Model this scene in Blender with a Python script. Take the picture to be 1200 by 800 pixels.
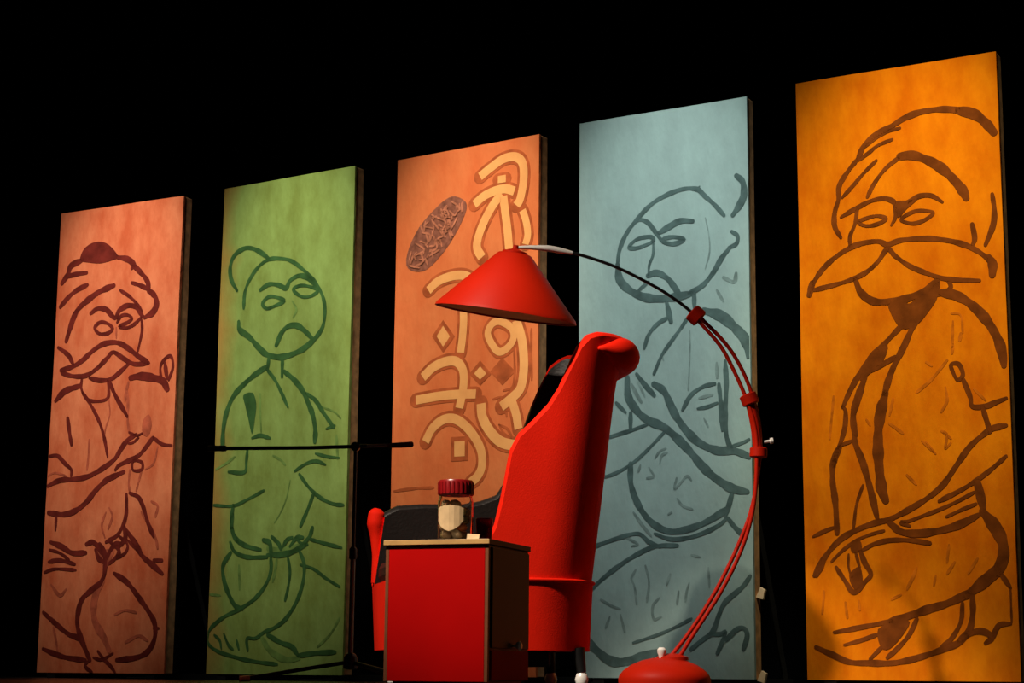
import bpy, bmesh, math, random
from mathutils import Vector, Matrix
random.seed(7)
for o in list(bpy.data.objects):
    bpy.data.objects.remove(o)
S = bpy.context.scene
COL = S.collection
R = math.radians

# ------------------------------------------------------------------ camera
cam_data = bpy.data.cameras.new('camera')
cam_data.sensor_width = 36.0
cam_data.lens = 2144.32 / 1200.0 * 36.0
cam_data.clip_end = 100
cam = bpy.data.objects.new('camera', cam_data)
COL.objects.link(cam)
PITCH, ROLL = 0.1804, 0.00909
_f = Vector((0, math.cos(PITCH), math.sin(PITCH)))
_u = Vector((0, -math.sin(PITCH), math.cos(PITCH)))
_r = Vector((1, 0, 0))
_r2 = _r * math.cos(ROLL) + _u * math.sin(ROLL)
_u2 = -_r * math.sin(ROLL) + _u * math.cos(ROLL)
cam.matrix_world = Matrix(((_r2.x, _u2.x, -_f.x, 0), (_r2.y, _u2.y, -_f.y, 0),
                           (_r2.z, _u2.z, -_f.z, 0.0377), (0, 0, 0, 1)))
S.camera = cam

# ------------------------------------------------------------------ world and stage lamps
w = bpy.data.worlds.new('dark_theatre')
w.use_nodes = True
w.node_tree.nodes['Background'].inputs['Color'].default_value = (1.0, 0.9, 0.8, 1)
w.node_tree.nodes['Background'].inputs['Strength'].default_value = 0.003
S.world = w
S.view_settings.view_transform = 'Standard'
S.view_settings.look = 'None'
S.view_settings.exposure = 0.0
S.view_settings.gamma = 1.0
S.view_settings.use_curve_mapping = False


def spot(name, loc, target, power, size_deg, blend, color, radius=0.12):
    d = bpy.data.lights.new(name, 'SPOT')
    d.energy = power
    d.spot_size = R(size_deg)
    d.spot_blend = blend
    d.color = color
    d.shadow_soft_size = radius
    o = bpy.data.objects.new(name, d)
    COL.objects.link(o)
    o.location = loc
    o.rotation_euler = (Vector(target) - Vector(loc)).to_track_quat('-Z', 'Y').to_euler()
    return o


# banner placement: base centre x, y, width, yaw in degrees
PANELS = [(-2.272, 10.300, 0.914, -28.90), (-1.230, 9.673, 0.916, -32.62),
          (-0.241, 9.063, 0.888, -34.10), (0.702, 8.406, 0.883, -30.59), (1.678, 7.760, 0.915, -30.29)]
PANEL_TOP = 2.70
BANNER_LAMPS = [(730, (1.0, 0.84, 0.74), 1.88), (590, (1.0, 0.94, 0.80), 1.82), (690, (1.0, 0.86, 0.70), 1.86),
                (585, (0.95, 0.98, 0.95), 1.86), (740, (1.0, 0.86, 0.56), 1.72)]
for (px, py, pw, pyaw), (pwr, colr, aim) in zip(PANELS, BANNER_LAMPS):
    a = R(pyaw)
    n = Vector((math.sin(a), -math.cos(a), 0))
    p = Vector((px, py, 0)) + n * 3.0 + Vector((0.75, 0, 0))
    along = Vector((math.cos(a), math.sin(a), 0)) * 0.04
    o = spot('banner_spotlight_offscreen', (p.x, p.y, 4.5), (px + along.x, py + along.y, aim), pwr, 37, 0.9, colr, 0.15)
    o.scale = (0.70, 1.0, 1.0)      # profile lamps shuttered to a tall oval
spot('key_spotlight_offscreen', (-2.6, 4.0, 4.9), (-0.02, 6.6, 0.82), 2000, 22, 0.5, (1.0, 0.84, 0.68), 0.15)


# ------------------------------------------------------------------ materials
def new_mat(name):
    m = bpy.data.materials.new(name)
    m.use_nodes = True
    return m, m.node_tree.nodes, m.node_tree.links, m.node_tree.nodes['Principled BSDF']


def mat(name, color, rough=0.6, metal=0.0, noise=0.0, nscale=8.0, bump=0.0, bscale=60.0, coat=0.0, spec=0.5, sheen=0.0):
    m, N, L, b = new_mat(name)
    b.inputs['Roughness'].default_value = rough
    b.inputs['Metallic'].default_value = metal
    b.inputs['Coat Weight'].default_value = coat
    b.inputs['Specular IOR Level'].default_value = spec
    b.inputs['Sheen Weight'].default_value = sheen
    b.inputs['Base Color'].default_value = (*color, 1)
    tc = N.new('ShaderNodeTexCoord')
    if noise:
        n = N.new('ShaderNodeTexNoise')
        n.inputs['Scale'].default_value = nscale
        n.inputs['Detail'].default_value = 5
        L.new(tc.outputs['Object'], n.inputs['Vector'])
        r = N.new('ShaderNodeValToRGB')
        r.color_ramp.elements[0].position = 0.3
        r.color_ramp.elements[1].position = 0.7
        r.color_ramp.elements[0].color = (*[c * (1 - noise) for c in color], 1)
        r.color_ramp.elements[1].color = (*[min(1, c * (1 + noise)) for c in color], 1)
        L.new(n.outputs['Fac'], r.inputs['Fac'])
        L.new(r.outputs['Color'], b.inputs['Base Color'])
    if bump:
        n2 = N.new('ShaderNodeTexNoise')
        n2.inputs['Scale'].default_value = bscale
        n2.inputs['Detail'].default_value = 4
        L.new(tc.outputs['Object'], n2.inputs['Vector'])
        bp = N.new('ShaderNodeBump')
        bp.inputs['Strength'].default_value = bump
        bp.inputs['Distance'].default_value = 0.01
        L.new(n2.outputs['Fac'], bp.inputs['Height'])
        L.new(bp.outputs['Normal'], b.inputs['Normal'])
    return m


def canvas_mat(name, base, blotch, edge, edge_amt):
    """dyed cloth: base dye, watery blotches of a second tone, a different tint bled in along one edge"""
    m, N, L, b = new_mat(name)
    b.inputs['Roughness'].default_value = 0.9
    b.inputs['Specular IOR Level'].default_value = 0.03
    tc = N.new('ShaderNodeTexCoord')
    mp = N.new('ShaderNodeMapping')
    mp.inputs['Scale'].default_value = (2.2, 2.2, 1.0)
    L.new(tc.outputs['Object'], mp.inputs['Vector'])
    n = N.new('ShaderNodeTexNoise')
    n.inputs['Scale'].default_value = 2.6
    n.inputs['Detail'].default_value = 6
    n.inputs['Roughness'].default_value = 0.62
    L.new(mp.outputs['Vector'], n.inputs['Vector'])
    r = N.new('ShaderNodeValToRGB')
    r.color_ramp.elements[0].position = 0.36
    r.color_ramp.elements[1].position = 0.66
    r.color_ramp.elements[0].color = (*blotch, 1)
    r.color_ramp.elements[1].color = (*base, 1)
    L.new(n.outputs['Fac'], r.inputs['Fac'])
    # tint bled in along the left edge
    sep = N.new('ShaderNodeSeparateXYZ')
    L.new(tc.outputs['Object'], sep.inputs['Vector'])
    n3 = N.new('ShaderNodeTexNoise')
    n3.inputs['Scale'].default_value = 3.0
    L.new(tc.outputs['Object'], n3.inputs['Vector'])
    add = N.new('ShaderNodeMath')
    add.operation = 'MULTIPLY_ADD'
    L.new(n3.outputs['Fac'], add.inputs[0])
    add.inputs[1].default_value = 0.25
    L.new(sep.outputs['X'], add.inputs[2])
    mr = N.new('ShaderNodeMapRange')
    mr.inputs['From Min'].default_value = -0.36
    mr.inputs['From Max'].default_value = -0.20
    mr.inputs['To Min'].default_value = edge_amt
    mr.inputs['To Max'].default_value = 0.0
    L.new(add.outputs[0], mr.inputs['Value'])
    mx = N.new('ShaderNodeMix')
    mx.data_type = 'RGBA'
    L.new(mr.outputs['Result'], mx.inputs['Factor'])
    L.new(r.outputs['Color'], mx.inputs['A'])
    mx.inputs['B'].default_value = (*edge, 1)
    L.new(mx.outputs['Result'], b.inputs['Base Color'])
    wv = N.new('ShaderNodeTexNoise')
    wv.inputs['Scale'].default_value = 9
    wv.inputs['Detail'].default_value = 3
    L.new(mp.outputs['Vector'], wv.inputs['Vector'])
    bp = N.new('ShaderNodeBump')
    bp.inputs['Strength'].default_value = 0.25
    bp.inputs['Distance'].default_value = 0.02
    L.new(wv.outputs['Fac'], bp.inputs['Height'])
    L.new(bp.outputs['Normal'], b.inputs['Normal'])
    return m


M = {}
M['drape'] = mat('black_drape', (0.0016, 0.0016, 0.0018), 0.95, noise=0.3, nscale=3, spec=0.05)
M['floor'] = mat('black_stage_floor', (0.018, 0.018, 0.014), 0.38, noise=0.35, nscale=6, bump=0.1, bscale=30, spec=0.35)
M['wood'] = mat('raw_frame_wood', (0.60, 0.33, 0.14), 0.75, noise=0.35, nscale=20)
M['red_fabric'] = mat('red_wool_fabric', (0.86, 0.014, 0.002), 0.75, noise=0.10, nscale=5, bump=0.15, bscale=220, spec=0.12)
M['red_roll'] = M['red_fabric']
M['black_leather'] = mat('black_upholstery', (0.012, 0.009, 0.008), 0.42, noise=0.2, nscale=10, bump=0.15, bscale=90, spec=0.4)
M['black_metal'] = mat('black_metal', (0.010, 0.010, 0.010), 0.35, noise=0.2, nscale=20, spec=0.5)
M['steel'] = mat('chrome_steel', (0.95, 0.93, 0.88), 0.3, metal=0.1, noise=0.06, nscale=20)
M['grey_steel'] = mat('dull_grey_steel', (0.30, 0.30, 0.28), 0.45, metal=0.7, noise=0.1, nscale=20)
M['red_paint'] = mat('red_enamel', (0.45, 0.012, 0.002), 0.5, noise=0.06, nscale=6, spec=0.10)
M['red_board'] = mat('red_lacquered_board', (0.54, 0.0008, 0.0005), 0.6, noise=0.08, nscale=4, spec=0.08)
M['black_board'] = mat('black_lacquered_board', (0.010, 0.005, 0.003), 0.5, noise=0.2, nscale=6)
M['edge_band'] = mat('pale_wood_edge_band', (0.62, 0.36, 0.12), 0.45, noise=0.12, nscale=25)
M['side_edge'] = mat('brown_edge_band', (0.22, 0.07, 0.025), 0.5, noise=0.12, nscale=25)
M['lid'] = mat('dark_red_plastic_lid', (0.26, 0.006, 0.008), 0.3, noise=0.08, nscale=20)
M['cream'] = mat('cream_paper', (0.72, 0.50, 0.26), 0.8, noise=0.12, nscale=30)
M['sweet_tan'] = mat('tan_sweets', (0.55, 0.32, 0.13), 0.6, noise=0.5, nscale=40)
M['sweet_orange'] = mat('orange_sweets', (0.62, 0.15, 0.03), 0.5, noise=0.3, nscale=40)
M['sweet_green'] = mat('olive_sweets', (0.34, 0.24, 0.07), 0.5, noise=0.4, nscale=40)
M['rubber'] = mat('black_rubber', (0.008, 0.008, 0.008), 0.8, noise=0.2, nscale=30)
M['mic_red'] = mat('dark_red_foam', (0.10, 0.008, 0.006), 0.9, noise=0.3, nscale=60)
M['pale_plastic'] = mat('cream_plastic', (0.80, 0.62, 0.38), 0.45, noise=0.08, nscale=30)
M['bulb'] = mat('frosted_bulb_glass', (0.55, 0.52, 0.48), 0.4, noise=0.03)
g, N, L, b = new_mat('jar_glass')
b.inputs['Transmission Weight'].default_value = 1.0
b.inputs['Roughness'].default_value = 0.03
b.inputs['IOR'].default_value = 1.2
b.inputs['Base Color'].default_value = (0.97, 0.95, 0.92, 1)
M['glass'] = g
g, N, L, b = new_mat('red_tumbler_glass')
b.inputs['Transmission Weight'].default_value = 0.7
b.inputs['Roughness'].default_value = 0.08
b.inputs['Base Color'].default_value = (0.35, 0.02, 0.03, 1)
M['red_glass'] = g

# dyed canvases and their inks
M['canvas0'] = canvas_mat('salmon_canvas', (0.80, 0.26, 0.115), (0.60, 0.130, 0.050), (0.56, 0.12, 0.045), 0.0)
M['ink0'] = mat('maroon_ink', (0.150, 0.020, 0.013), 0.9, noise=0.35, nscale=14, spec=0.1)
M['faint0'] = mat('thin_maroon_ink', (0.46, 0.105, 0.05), 0.9, noise=0.35, nscale=18, spec=0.1)
M['canvas1'] = canvas_mat('green_canvas', (0.325, 0.47, 0.125), (0.225, 0.300, 0.065), (0.45, 0.23, 0.055), 0.85)
M['ink1'] = mat('dark_green_ink', (0.048, 0.125, 0.036), 0.9, noise=0.35, nscale=14, spec=0.1)
M['faint1'] = mat('thin_green_ink', (0.165, 0.275, 0.065), 0.9, noise=0.35, nscale=18, spec=0.1)
M['canvas2'] = canvas_mat('orange_canvas', (0.82, 0.245, 0.082), (0.74, 0.175, 0.055), (0.76, 0.20, 0.035), 0.0)
M['ink2'] = mat('rust_outline_ink', (0.49, 0.112, 0.034), 0.9, noise=0.3, nscale=14, spec=0.1)
M['letter2'] = mat('peach_letter_paint', (0.98, 0.44, 0.145), 0.9, noise=0.12, nscale=10, spec=0.1)
M['seal2'] = mat('grey_brown_seal_ink', (0.27, 0.100, 0.062), 0.9, noise=0.4, nscale=30, spec=0.1)
M['sealmark2'] = mat('pale_seal_marks', (0.52, 0.19, 0.105), 0.9, noise=0.3, nscale=30, spec=0.1)
M['canvas3'] = canvas_mat('pale_blue_canvas', (0.345, 0.50, 0.465), (0.295, 0.42, 0.395), (0.29, 0.42, 0.40), 0.0)
M['ink3'] = mat('slate_ink', (0.082, 0.138, 0.130), 0.9, noise=0.35, nscale=14, spec=0.1)
M['faint3'] = mat('thin_slate_ink', (0.195, 0.285, 0.265), 0.9, noise=0.35, nscale=18, spec=0.1)
M['canvas4'] = canvas_mat('amber_canvas', (0.90, 0.265, 0.004), (0.68, 0.150, 0.002), (0.66, 0.16, 0.004), 0.0)
M['ink4'] = mat('brown_ink', (0.185, 0.045, 0.005), 0.9, noise=0.35, nscale=14, spec=0.1)
M['faint4'] = mat('thin_brown_ink', (0.58, 0.145, 0.005), 0.9, noise=0.35, nscale=18, spec=0.1)


# ------------------------------------------------------------------ helpers
def tag(o, label=None, cat=None, group=None, kind=None):
    if label:
        o['label'] = label
    if cat:
        o['category'] = cat
    if group:
        o['group'] = group
    if kind:
        o['kind'] = kind
    return o


def empty(name, loc, rz=0.0):
    o = bpy.data.objects.new(name, None)
    COL.objects.link(o)
    o.location = loc
    o.rotation_euler = (0, 0, rz)
    o.empty_display_size = 0.1
    return o


def mesh(name, verts, faces, m, parent=None, smooth=False, loc=None, rot=None, bevel=0.0):
    me = bpy.data.meshes.new(name)
    me.from_pydata([tuple(v) for v in verts], [], faces)
    bm = bmesh.new()
    bm.from_mesh(me)
    bmesh.ops.recalc_face_normals(bm, faces=bm.faces)
    bm.to_mesh(me)
    bm.free()
    me.materials.append(m)
    for p in me.polygons:
        p.use_smooth = smooth
    o = bpy.data.objects.new(name, me)
    COL.objects.link(o)
    if parent:
        o.parent = parent
    if loc:
        o.location = loc
    if rot:
        o.rotation_euler = rot
    if bevel:
        md = o.modifiers.new('bevel', 'BEVEL')
        md.width = bevel
        md.segments = 2
        md.limit_method = 'ANGLE'
    return o


def box_vf(x0, x1, y0, y1, z0, z1):
    v = [(x, y, z) for x in (x0, x1) for y in (y0, y1) for z in (z0, z1)]
    f = [(0, 1, 3, 2), (4, 6, 7, 5), (0, 4, 5, 1), (2, 3, 7, 6), (0, 2, 6, 4), (1, 5, 7, 3)]
    return v, f


def box(name, x0, x1, y0, y1, z0, z1, m, parent=None, bevel=0.003):
    v, f = box_vf(x0, x1, y0, y1, z0, z1)
    return mesh(name, v, f, m, parent, bevel=bevel)


def catmull(pts, per=6, closed=False):
    n = len(pts)
    if n < 3 and not closed:
        a, b = pts[0], pts[-1]
        return [a.lerp(b, i / per) for i in range(per + 1)]
    out = []
    rng = range(n) if closed else range(n - 1)
    for i in rng:
        if closed:
            p0, p1, p2, p3 = pts[i - 1], pts[i], pts[(i + 1) % n], pts[(i + 2) % n]
        else:
            p1, p2 = pts[i], pts[i + 1]
            p0 = pts[i - 1] if i else p1 * 2 - p2
            p3 = pts[i + 2] if i + 2 < n else p2 * 2 - p1
        for k in range(per):
            t = k / per
            out.append(0.5 * ((2 * p1) + (p2 - p0) * t + (2 * p0 - 5 * p1 + 4 * p2 - p3) * t * t
                              + (3 * p1 - p0 - 3 * p2 + p3) * t * t * t))
    if not closed:
        out.append(pts[-1].copy())
    return out


def tube_vf(path, rad, sides=12, cap=True):
    """sweep a circle along a path (parallel transport); rad is a number or a list"""
    n = len(path)
    rads = rad if isinstance(rad, (list, tuple)) else [rad] * n
    tang = [((path[min(i + 1, n - 1)] - path[max(i - 1, 0)]).normalized()) for i in range(n)]
    ref = Vector((0, 0, 1)) if abs(tang[0].z) < 0.9 else Vector((0, 1, 0))
    nrm = (ref - tang[0] * ref.dot(tang[0])).normalized()
    v, f = [], []
    for i in range(n):
        nrm = (nrm - tang[i] * nrm.dot(tang[i])).normalized()
        bn = tang[i].cross(nrm)
        for k in range(sides):
            a = 2 * math.pi * k / sides
            v.append(path[i] + (nrm * math.cos(a) + bn * math.sin(a)) * rads[i])
    for i in range(n - 1):
        for k in range(sides):
            k2 = (k + 1) % sides
            f.append((i * sides + k, i * sides + k2, (i + 1) * sides + k2, (i + 1) * sides + k))
    if cap:
        f.append(tuple(range(sides)))
        f.append(tuple((n - 1) * sides + k for k in range(sides)))
    return v, f


def tube(name, pts, rad, m, parent=None, sides=12, per=0):
    p = [Vector(q) for q in pts]
    if per:
        p = catmull(p, per)
        if isinstance(rad, (list, tuple)):
            k = len(rad) - 1
            rad = [rad[min(int(i / per), k)] + (rad[min(int(i / per) + 1, k)] - rad[min(int(i / per), k)]) * ((i % per) / per)
                   for i in range(len(p))]
    v, f = tube_vf(p, rad, sides)
    o = mesh(name, v, f, m, parent, smooth=True)
    sharp_caps(o)
    return o


def sharp_caps(o, ang=40):
    me = o.data
    bm = bmesh.new()
    bm.from_mesh(me)
    for e in bm.edges:
        if len(e.link_faces) == 2 and e.calc_face_angle(0) > R(ang):
            e.smooth = False
    bm.to_mesh(me)
    bm.free()


def lathe(name, prof, m, parent=None, sides=32, loc=None, rot=None, closed=False):
    """revolve a profile of (radius, z) about z"""
    v, f = [], []
    n = len(prof)
    for (r, z) in prof:
        for k in range(sides):
            a = 2 * math.pi * k / sides
            v.append((max(r, 1e-5) * math.cos(a), max(r, 1e-5) * math.sin(a), z))
    for i in range(n if closed else n - 1):
        j = (i + 1) % n
        for k in range(sides):
            k2 = (k + 1) % sides
            f.append((i * sides + k, i * sides + k2, j * sides + k2, j * sides + k))
    if not closed:
        f.append(tuple(range(sides)))
        f.append(tuple((n - 1) * sides + k for k in range(sides)))
    o = mesh(name, v, f, m, parent, smooth=True, loc=loc, rot=rot)
    sharp_caps(o)
    return o


# ------------------------------------------------------------------ the stage
v, f = box_vf(-9, 9, 2.2, 14.0, -0.3, 0.0)
tag(mesh('floor', v, f, M['floor']), 'black painted stage floor under the furniture and banners', kind='structure')
v, f = [], []
nx = 360
for i in range(nx + 1):
    x = -9 + 18 * i / nx
    y = 13.2 + 0.16 * math.sin(x * 9.0 + 0.7 * math.sin(x * 2.3)) + 0.05 * math.sin(x * 23)
    v += [(x, y, -0.02), (x, y + 0.03 * math.sin(x * 5), 7.0)]
for i in range(nx):
    f.append((2 * i, 2 * i + 2, 2 * i + 3, 2 * i + 1))
tag(mesh('wall_back', v, f, M['drape'], smooth=True), 'black pleated stage drape hanging behind the five banners', kind='structure')

# ------------------------------------------------------------------ brush strokes of the banners
# each entry: kind, brush width in mm, and points (across from the banner's middle, up from the floor) in mm
# s stroke, c closed stroke, f filled shape, F / g thin wash, L letter stroke, K closed letter stroke,
# P / Q filled letter shapes, o outline only, S seal, m seal mark
INK = [
    {
        'drawn_head': [
            ('f',0,[-290,2400,-274,2456,-227,2489,-163,2499,-97,2482,-39,2438,-4,2390,-59,2374,-138,2367,-220,2380]),
            ('s',34,[-422,2276,-380,2326,-358,2375,-278,2399]),
            ('s',28,[-379,2313,-314,2320,-237,2321]),
            ('s',31,[-12,2391,69,2370,121,2331,104,2312]),
            ('s',30,[110,2334,176,2278,226,2223,237,2166]),
            ('s',25,[109,2228,173,2206,229,2179]),
            ('s',35,[237,2172,286,2131,298,2080,272,2039,215,2016]),
            ('s',28,[-427,2135,-370,2185,-307,2223,-227,2248]),
            ('s',33,[-368,1927,-348,1986,-320,2060,-283,2113,-206,2163,-128,2200,-25,2225]),
            ('s',19,[24,2192,98,2148,155,2099,192,2055]),
            ('s',28,[-190,2076,-137,2100,-72,2086,-6,2033,24,2074,85,2097,149,2081,199,2027]),
            ('c',20,[-154,1989,-116,2017,-59,2005,-21,1972,-60,1947,-120,1952]),
            ('s',19,[12,2006,41,2041,88,2042,121,2019,91,1999,29,1980,85,1968,139,1983,194,2021]),
            ('F',13,[6,1976,11,1913]),
            ('s',17,[191,2016,200,1953,191,1892,172,1820]),
            ('s',28,[-397,1757,-301,1775,-230,1807,-154,1858,-76,1889,19,1888,100,1850,181,1795,258,1752]),
            ('s',25,[-388,1740,-305,1717,-208,1712,-130,1744,-54,1800,-6,1834,72,1791,152,1754,249,1751]),
            ('s',25,[-427,1894,-372,1862,-337,1834,-302,1784]),
            ('s',25,[-175,1697,-94,1677,-15,1680,46,1713,109,1757]),
        ],
        'drawn_pipe': [
            ('s',42,[129,1676,203,1681,296,1664,366,1641,399,1594]),
            ('s',18,[355,1648,345,1722,375,1766,418,1777,434,1715,407,1645]),
            ('s',24,[376,1744,394,1657]),
            ('F',17,[115,1653,100,1592,97,1544]),
        ],
        'drawn_robe': [
            ('s',35,[-426,1580,-364,1629,-300,1646,-240,1655]),
            ('s',18,[-231,1701,-232,1639,-183,1574,-102,1557,-32,1570,-28,1626,-39,1676]),
            ('s',20,[-221,1614,-166,1554,-96,1458,-51,1370,-22,1283,-9,1231]),
            ('F',10,[-24,1564,-10,1477,-37,1393,-41,1332]),
            ('s',25,[-22,1662,22,1585,90,1495,119,1455]),
            ('F',17,[106,1617,119,1530,121,1445,137,1365]),
            ('s',27,[-324,1471,-306,1396,-284,1318]),
            ('s',22,[-447,1259,-387,1258,-327,1212,-276,1173,-273,1136]),
            ('s',27,[-451,1085,-360,1115,-248,1117,-138,1130,-30,1174,45,1219,88,1277,132,1323,192,1350]),
            ('s',15,[137,1365,192,1344,233,1354]),
            ('s',15,[117,1309,164,1303,208,1331]),
            ('g',0,[248,1443,278,1457,299,1398,277,1337,235,1351,231,1414]),
            ('s',24,[311,1326,258,1268,214,1229,154,1207,78,1181,53,1156]),
            ('s',19,[315,1325,378,1286,451,1273]),
            ('s',30,[-431,932,-314,918,-220,939,-144,985,-85,1043,-10,1100,66,1127,115,1143]),
            ('c',17,[177,1200,239,1191,242,1149,180,1150]),
            ('F',14,[157,1153,154,1081,165,1021]),
            ('F',14,[242,1149,223,1079,210,1031]),
            ('s',24,[165,1021,228,995,269,934,305,850,350,772]),
            ('s',22,[142,1016,148,914,130,844,87,785,12,752]),
            ('s',20,[-371,920,-372,829]),
            ('F',11,[349,1276,324,1181,265,1148]),
            ('F',14,[23,943,49,894,23,823]),
            ('F',15,[-151,1338,-151,1240,-156,1168]),
            ('F',12,[-453,1144,-396,1160,-314,1138]),
            ('F',17,[321,968,367,942,355,884]),
            ('F',14,[1,919,-25,848,3,776]),
        ],
        'drawn_legs': [
            ('s',29,[-403,763,-318,736,-236,698,-134,696]),
            ('s',17,[-408,720,-331,700,-257,660]),
            ('s',22,[-411,651,-328,658,-212,634]),
            ('s',17,[-439,592,-357,610,-202,601]),
            ('s',31,[-131,744,-82,754,-33,717,9,675]),
            ('s',26,[-63,712,-37,664,3,639]),
            ('s',29,[128,737,82,738,46,703,25,662]),
            ('s',24,[116,690,80,655,43,632]),
            ('s',31,[-34,741,3,693,16,633,11,571]),
            ('s',21,[43,751,107,708,94,667]),
            ('g',0,[-64,724,7,710,76,714,50,644,14,597,-28,652]),
            ('s',26,[106,720,149,772,138,837]),
            ('s',29,[155,813,228,734,277,668,356,614,421,569]),
            ('s',17,[165,760,229,711,274,672]),
            ('s',17,[102,785,167,736,154,689,92,657]),
            ('s',26,[357,644,414,641]),
            ('F',21,[256,911,313,838,362,766,380,709]),
            ('s',31,[15,579,-13,527,-80,486,-147,434,-173,351,-168,280,-132,209,-97,150,-67,101]),
            ('F',45,[2,538,-47,456,-57,374,-37,303,30,221,68,156]),
            ('s',28,[81,578,180,524,260,446,332,370,381,301,385,220,344,151,264,116,126,102]),
            ('s',16,[375,272,410,274]),
            ('s',26,[-432,367,-335,304,-236,245,-156,221,-127,183]),
            ('s',26,[-418,162,-339,138,-243,115,-98,101]),
            ('F',17,[-349,281,-319,186,-308,138]),
            ('s',19,[-70,104,-99,68,-47,34]),
            ('s',19,[-12,150,37,104,86,69,121,34]),
            ('s',16,[-43,115,22,104,99,139]),
            ('F',19,[-383,521,-314,460,-269,495]),
            ('F',19,[184,197,272,232,334,208]),
            ('F',16,[99,349,173,372,250,359]),
        ],
    },
    {
        'drawn_head': [
            ('s',24,[-337,2105,-382,2172,-393,2246,-365,2309,-290,2340,-212,2321,-123,2265]),
            ('s',20,[-285,2000,-281,2090,-251,2158,-193,2223,-119,2257,-28,2250,47,2226,137,2162,213,2090,266,2009,284,1926,272,1846,224,1788]),
            ('s',30,[265,1830,224,1788,153,1742,67,1715,-21,1707,-111,1730,-173,1777,-236,1836,-307,1884,-316,1929]),
            ('s',24,[-172,2092,-113,2117,-45,2106,8,2083,36,2121,94,2141,153,2125,216,2074]),
            ('c',19,[-153,2014,-110,2048,-42,2035,-1,2013,-63,1993,-122,1984]),
            ('c',17,[60,2068,111,2086,185,2070,232,2045,186,2020,121,2024]),
            ('F',13,[55,2007,87,1957,66,1915]),
            ('s',28,[-46,1774,-12,1838,31,1869,90,1870,150,1835,205,1786]),
        ],
        'drawn_robe': [
            ('s',21,[-94,1717,-100,1645]),
            ('s',23,[1,1703,2,1599]),
            ('s',28,[-98,1667,-196,1621,-284,1563,-342,1509,-384,1424,-401,1331,-402,1232]),
            ('s',19,[-105,1648,-46,1585,2,1512,49,1431]),
            ('s',28,[15,1627,87,1575,147,1513,193,1435,224,1371,242,1290,239,1234]),
            ('s',22,[169,1497,236,1455,295,1383,363,1303]),
            ('s',16,[315,1297,371,1311]),
            ('f',0,[-264,1518,-200,1527,-171,1467,-177,1386,-194,1301,-223,1384,-249,1461]),
            ('F',13,[-147,1518,-143,1430,-130,1302]),
            ('s',19,[-193,1281,-137,1291,-69,1273]),
            ('s',19,[-223,1216,-228,1158,-240,1099,-354,1107]),
            ('F',14,[-43,1177,9,1151,42,1124]),
            ('s',17,[109,1087,176,1119,247,1132,315,1110]),
            ('s',15,[246,1172,331,1150,405,1140]),
            ('F',16,[384,1259,395,1135]),
            ('s',16,[-454,931,-314,921,-211,951,-99,994]),
            ('s',18,[140,1068,210,994,282,941,368,904,438,894]),
            ('s',23,[-311,923,-321,841,-304,772,-260,719]),
            ('s',20,[242,967,206,888,157,795]),
            ('F',8,[79,1040,54,939,13,862,-21,819]),
            ('F',14,[-446,1124,-371,1154,-312,1186]),
            ('F',10,[294,1411,366,1383,409,1347]),
        ],
        'drawn_legs': [
            ('s',23,[-313,886,-316,806,-284,748,-215,706,-107,680]),
            ('s',21,[-323,727,-288,675,-197,644,-62,640]),
            ('s',29,[-90,731,-46,713,-33,651]),
            ('s',25,[-33,746,12,711,32,680]),
            ('s',20,[42,688,70,726,105,738]),
            ('s',22,[92,692,134,735,176,736]),
            ('s',24,[178,700,219,738,238,785]),
            ('s',20,[134,735,163,706,206,699]),
            ('s',29,[-58,651,37,651,108,663,192,698]),
            ('g',0,[-67,696,35,688,121,702,178,700,94,656,-33,651]),
            ('s',25,[-317,670,-367,603,-355,523,-314,443,-267,386,-219,372]),
            ('s',20,[-36,651,-32,561,-72,484,-143,418,-244,369,-346,331,-426,281,-450,251]),
            ('F',16,[8,650,-1,572,-16,511]),
            ('s',16,[77,648,98,558,87,470,72,413]),
            ('s',20,[147,679,189,600,185,501,147,403,79,316,9,273,-65,249]),
            ('s',15,[165,595,253,571,339,520,426,477]),
            ('s',18,[219,727,319,701,434,675]),
            ('s',18,[-454,253,-454,196,-382,151,-247,118,-114,97,34,84]),
            ('s',16,[-342,241,-309,185,-275,160]),
            ('s',16,[-251,207,-234,163]),
            ('s',14,[-409,236,-370,207,-356,163]),
            ('s',18,[-60,251,-119,218,-178,216,-172,157]),
            ('s',24,[-36,234,55,195,127,174,174,128]),
            ('F',33,[-75,218,-15,152,87,108,175,115]),
            ('s',24,[171,128,283,141,410,147]),
            ('F',13,[296,173,376,238,431,318]),
            ('F',14,[-454,451,-379,444]),
            ('F',16,[-254,600,-244,476]),
        ],
    },
    {
        'drawn_letters': [
            ('L',47,[88,2532,151,2568,229,2604,301,2604,346,2564,354,2480,335,2383,312,2351]),
            ('L',38,[198,2500,246,2500]),
            ('L',47,[55,2391,114,2426,179,2444,244,2446,299,2426]),
            ('L',49,[225,2419,180,2383,128,2312,86,2229,74,2164,105,2109]),
            ('L',47,[232,2409,246,2319,260,2229,271,2129]),
            ('L',40,[349,2321,372,2258,382,2191,368,2144]),
            ('L',47,[-231,1977,-173,2016,-93,2034,-13,2031,54,2001]),
            ('L',46,[-15,1953,-6,1809,-12,1711,-23,1634]),
            ('P',0,[-135,1787,-87,1724,-133,1670,-178,1733]),
            ('K',39,[146,1707,169,1759,220,1770,291,1727,300,1671,256,1625,203,1622]),
            ('L',50,[316,1766,348,1677,362,1590,363,1505,345,1422,295,1378,232,1340]),
            ('o',13,[405,1714,406,1607,410,1459]),
            ('P',0,[100,1557,143,1513,101,1482,59,1520]),
            ('Q',0,[235,1559,287,1512,236,1473,187,1520]),
            ('L',49,[-255,1527,-191,1574,-111,1597,-45,1589,-4,1536,-3,1450,-25,1352]),
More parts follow.
